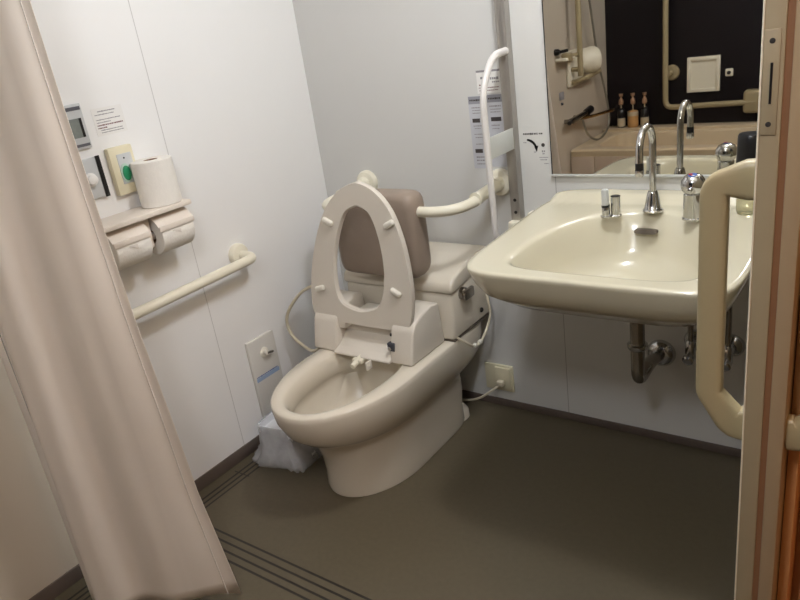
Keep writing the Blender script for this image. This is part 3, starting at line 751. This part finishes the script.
# ---------------------------------------------------------------- shower curtain
CU = empty('shower_curtain', (.25,-1.18,CZ-.06), 'off-white shower curtain gathered at the left wall', 'curtain')
b = MB(); bm = b.bm
NU, NV = 150, 60
ex = [(0.0,.487,-1.094),(.03,.484,-1.095),(.2,.460,-1.100),(.33,.445,-1.106),(.55,.440,-1.114),(.76,.420,-1.116),(.98,.400,-1.113),(1.25,.393,-1.115),(1.45,.395,-1.118),(2.1,.395,-1.122)]
grid = []
def cr(p0, p1, p2, p3, t):
    return 0.5*((2*p1)+(-p0+p2)*t+(2*p0-5*p1+4*p2-p3)*t*t+(-p0+3*p1-3*p2+p3)*t**3)
for j in range(NV+1):
    z = lerp(.028, CZ-.065, j/NV); q = z/2.1
    E_ = Vector((interp([(a,b2) for a,b2,c in ex], z), interp([(a,c) for a,b2,c in ex], z)))
    K = [Vector((.120,-1.280)), Vector((lerp(.172,.120,q), lerp(-1.315,-1.238,q))), Vector((lerp(.250,.19,q), lerp(-1.290,-1.185,q))), Vector((lerp(.36,.29,q), lerp(-1.195,-1.150,q))), E_]
    row = []
    for i in range(NU+1):
        u = i/NU; f = u*4; k = min(3, int(f)); t = f-k
        p0 = K[max(0,k-1)]; p3 = K[min(4,k+2)]
        P_ = cr(p0, K[k], K[k+1], p3, t); P2 = cr(p0, K[k], K[k+1], p3, t+.02)
        d_ = (P2-P_).normalized(); n_ = Vector((d_.y, -d_.x))
        env = min(1.0, (1-u)*5+.05)*min(1.0, u*6+.2)
        ph = 2*PI*(2.6*u + .10*sin(1.7*z+.6)) + .6
        d = env*(.013*sin(ph) + .0045*sin(2.0*ph+1.3+.8*z) )
        zz = z
        if j == 0: zz = z - .004 + .008*sin(ph*1.3+1)
        row.append(bm.verts.new((P_.x+n_.x*d, P_.y+n_.y*d, zz)))
    grid.append(row)
for j in range(NV):
    for i in range(NU):
        bm.faces.new((grid[j][i], grid[j][i+1], grid[j+1][i+1], grid[j+1][i]))
cl = b.build('cloth', 'curtain', CU, 180)
sd = cl.modifiers.new('thickness', 'SOLIDIFY'); sd.thickness = .0012; sd.offset = 0
lb = MB(); g2 = []
for j in range(25):
    z = lerp(.040, .95, j/24)
    g2.append([lb.bm.verts.new((lerp(.078,.150,i/12)+.004*sin(i*1.1+z*3), lerp(-1.235,-1.285,i/12)+.005*sin(i*.9+z*2), z+(.006*sin(i*1.7) if j == 0 else 0))) for i in range(13)])
for j in range(24):
    for i in range(12): lb.bm.faces.new((g2[j][i], g2[j][i+1], g2[j+1][i+1], g2[j+1][i]))
lb.build('inner_edge', 'sheer', CU, 180)
# folded hem seam just inside the free edge
hs = []
for j in range(NV+1):
    v = grid[j][NU-12] if False else None
me = cl.data
seam = [me.vertices[j*(NU+1)+(NU-10)].co.copy() for j in range(0, NV+1, 2)]
dirn = Vector((-.42,-.91,0)); 
MB().tube([p+Vector((.25,-.5,0)).normalized()*.0016 for p in seam], .0012, 6).build('hem_seam', 'paper_end', CU)
RL = empty('curtain_rail', (.0,-1.17,CZ), 'white curtain rail across the ceiling above the shower curtain', 'curtain rail')
MB().box((.002,-1.185,CZ-.030),(1.69,-1.165,CZ-.001),.002).build('track', 'white_tube', RL)
for k in range(7):
    j = int((k+.5)/7*NU); p = me.vertices[NV*(NU+1)+j].co
    MB().tube([(p.x, p.y, CZ-.068),(p.x*.98+.004, -1.175, CZ-.030)], .003, 8).build('hook', 'white_tube', CU)

# ---------------------------------------------------------------- bath end of the room (seen in the mirror)
BT = empty('bathtub', (.85,-2.55,0), 'cream bathtub along the black wall, seen in the mirror', 'bathtub')
TX0, TX1 = .006, 1.694
def tub(x0,x1,y0,y1,z,r=.05,n=12):
    out=[]
    for cx,cy,a0 in ((x1-r,y1-r,0),(x0+r,y1-r,PI/2),(x0+r,y0+r,PI),(x1-r,y0+r,1.5*PI)):
        for k in range(n): a=a0+PI/2*k/(n-1); out.append(Vector((cx+r*cos(a),cy+r*sin(a),z)))
    return out
MB().loft([tub(TX0,TX1,-2.90,-2.245,0,.004),tub(TX0,TX1,-2.90,-2.245,.38,.004),tub(TX0,TX1,-2.90,-2.240,.395,.01),
   tub(TX0,TX1,-2.90,-2.240,.418,.01),tub(TX0+.004,TX1-.004,-2.896,-2.250,.428,.01),tub(.12,1.58,-2.78,-2.33,.428,.09),tub(.13,1.57,-2.77,-2.34,.420,.09),tub(.16,1.52,-2.74,-2.37,.14,.11),tub(.26,1.42,-2.68,-2.43,.06,.1)]).build('tub_body', 'tub', BT)
MB().box((.16,-2.2445,.01),(1.69,-2.235,.385),.002).build('apron_panel', 'tub_apron', BT)
MB().box((.008,-2.2445,.01),(.156,-2.235,.385),.002).build('apron_panel', 'tub_apron', BT)
MB().box((.006,-2.914,.426),(1.69,-2.80,.445),.003).build('back_ledge', 'tub', BT)
# bottles
for x, kind, lab in ((.112,'k','dark pump bottle with copper top, leftmost on the tub ledge in the mirror'),(.190,'a','amber pump bottle in the middle of three on the tub ledge'),(.267,'k','dark pump bottle with pale label, rightmost on the tub ledge')):
    e_ = empty('pump_bottle', (x,-2.86,.4455), lab, 'bottle', 'pump bottles on the tub ledge')
    y = -2.862
    if kind == 'k':
        MB().lathe((x,y,.4455),(0,0,1),[(.024,0),(.026,.004),(.026,.105),(.020,.118),(.010,.124)],22).build('bottle','black',e_)
        MB().lathe((x,y,.452),(0,0,1),[(.0266,0),(.0266,.055)],22).build('paper_label','tan',e_)
    else:
        MB().lathe((x,y,.4455),(0,0,1),[(.033,0),(.035,.004),(.035,.095),(.028,.106),(.010,.110)],22).build('bottle','amber',e_)
        MB().lathe((x,y,.520),(0,0,1),[(.0355,0),(.0355,.026)],22).build('paper_label','tan',e_)
    MB().lathe((x,y,.556),(0,0,1),[(.004,0),(.004,.038)],10).build('pump_stem','tan',e_)
    hd = MB().lathe((x,y,.594),(0,0,1),[(.013,0),(.016,.008),(.014,.030),(.007,.040),(.006,.050),(.013,.056),(.013,.070)],18)
    hd.tube([(x,y,.657),(x+.012,y+.026,.655)], .005, 8); hd.build('pump_head','copper',e_)
# L bar on the black wall
LB = empty('bath_grab_rail', (.4,-2.9,.6), 'ivory L-shaped grab rail on the black wall, seen in the mirror', 'grab rail')
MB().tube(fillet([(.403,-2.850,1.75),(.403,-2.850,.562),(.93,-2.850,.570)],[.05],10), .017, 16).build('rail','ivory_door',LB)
for p in ((.425,-2.915,.770),):
    MB().lathe(p,(0,1,0),[(.048,0),(.048,.012),(.042,.020),(.018,.024),(.014,.066)],26).build('flange','ivory_door',LB)
MB().lathe((.403,-2.915,1.72),(0,1,0),[(.048,0),(.048,.012),(.018,.024),(.014,.066)],26).build('flange','ivory_door',LB)
MB().box((.860,-2.915,.505),(1.03,-2.835,.640),.02,3).build('end_cover','ivory_door',LB)
SQ = empty('service_hatch', (.62,-2.9,.74), 'square cream framed panel on the black wall, seen in the mirror', 'wall panel')
b = MB()
x0,x1,z0,z1 = .521,.714,.640,.852
b.box((x0,-2.915,z0),(x0+.022,-2.895,z1),.003); b.box((x1-.022,-2.915,z0),(x1,-2.895,z1),.003); b.box((x0+.02,-2.915,z1-.024),(x1-.02,-2.895,z1),.003); b.box((x0+.02,-2.915,z0),(x1-.02,-2.895,z0+.02),.003)
b.build('frame','ivory',SQ)
MB().box((x0+.018,-2.915,z0+.015),(x1-.018,-2.906,z1-.018)).build('panel','ivory',SQ)
CT = empty('tub_control', (.765,-2.91,.745), 'tiny pale control knob beside the square panel on black wall', 'control')
MB().box((.743,-2.915,.722),(.788,-2.898,.768),.008,3).build('case','ivory',CT)
MB().lathe((.766,-2.898,.745),(0,1,0),[(.011,0),(.011,.006),(.004,.008)],16).build('button','darkgap',CT)
# shower fittings on the left wall
SH = empty('shower_rail', (0,-2.3,.9), 'ivory vertical shower rail on the left wall, seen in the mirror', 'shower rail')
MB().tube([(.075,-2.285,.86),(.075,-2.285,1.85)], .0165, 14).build('rail','ivory_door',SH)
for z in (.90,1.80):
    MB().tube([(.003,-2.285,z),(.075,-2.285,z)], .014, 12).build('bracket','ivory_door',SH)
MB().tube([(.060,-2.285,.985),(.060,-2.13,.985)], .013, 12).build('slide_arm','ivory_door',SH)
MB().box((.03,-2.15,.96),(.09,-2.11,1.01),.01).build('slide_holder','ivory_door',SH)
SE = empty('shower_holder', (0,-2.4,.88), 'cream round hand shower holder with arm on the bath wall', 'shower holder')
MB().lathe((.01,-2.42,.93),(.55,-.83,0),[(.050,0),(.070,.03),(.078,.09),(.074,.115),(.060,.122),(.001,.122)],28).build('round_head','ivory',SE)
MB().tube([(.02,-2.27,.825),(.06,-2.42,.835),(.07,-2.60,.850)], .014, 12).build('lower_arm','ivory_door',SE)
MB().box((.0005,-2.46,.80),(.02,-2.24,1.01),.01).build('back_plate','ivory',SE)
SM = empty('shower_mixer', (0,-2.3,.62), 'chrome bath mixer with bronze spout on the left wall in the mirror', 'mixer')
b = MB(); b.tube([(.055,-2.15,.618),(.055,-2.40,.625)], .017, 16); b.tube([(.0,-2.19,.61),(.055,-2.19,.61)], .014, 12); b.tube([(.0,-2.33,.61),(.055,-2.33,.61)], .014, 12); b.build('body','chrome_dull',SM)
MB().lathe((.055,-2.40,.625),(0,-1,.15),[(.024,0),(.024,.07),(.018,.075)],18).build('handle','black',SM)
MB().lathe((.055,-2.15,.616),(0,1,-.2),[(.013,0),(.013,.025),(.010,.028)],18).build('handle','black',SM)
MB().tube([(.055,-2.32,.605),(.085,-2.45,.598),(.12,-2.66,.592)], .010, 12).build('spout','gold',SM)
MB().lathe((.12,-2.66,.592),(0,-1,0),[(.011,0),(.013,.02),(.011,.035)],14).build('spout_tip','chrome_dull',SM)
HO = MB().tube(bez([(.075,-2.285,1.82),(.06,-2.42,1.55),(.06,-2.52,1.20),(.05,-2.64,.90),(.055,-2.75,.66),(.07,-2.74,.50),(.07,-2.62,.435),(.07,-2.50,.438),(.065,-2.38,.50),(.06,-2.32,.60)], 10), .007, 8).build('shower_hose','hose')
tag(HO, 'long grey shower hose looping down to the bath mixer, in the mirror', 'hose')
BL = empty('wall_lever', (0,-1.98,1.03), 'short black lever on the left wall at the mirror\'s left edge', 'lever')
MB().lathe((.001,-2.10,1.02),(1,0,0),[(.018,0),(.018,.02),(.012,.03)],16).build('base','black',BL)
MB().tube([(.03,-2.10,1.02),(.055,-2.15,1.022)], .009, 10).build('arm','black',BL)
SO = MB().box((.0005,-2.22,.965),(.075,-2.09,.985),.008,3).build('soap_shelf','ivory')
WC = empty('bath_wall_switch', (0,-2.15,.76), 'small grey switch low on the bath wall at the mirror\'s left edge', 'switch')
MB().box((0,-2.18,.745),(.010,-2.125,.790),.003).build('case', 'label_head', WC)
MB().lathe((.001,-2.15,.722),(1,0,0),[(.008,0),(.008,.010),(.005,.012)],14).build('button','lens', WC)
tag(SO, 'small ivory soap shelf under the black lever, seen in the mirror', 'shelf')

# ---------------------------------------------------------------- view
SC.view_settings.view_transform = 'Standard'; SC.view_settings.look = 'None'
SC.view_settings.gamma = 1.0; SC.view_settings.use_curve_mapping = False
SC.view_settings.exposure = 0.09
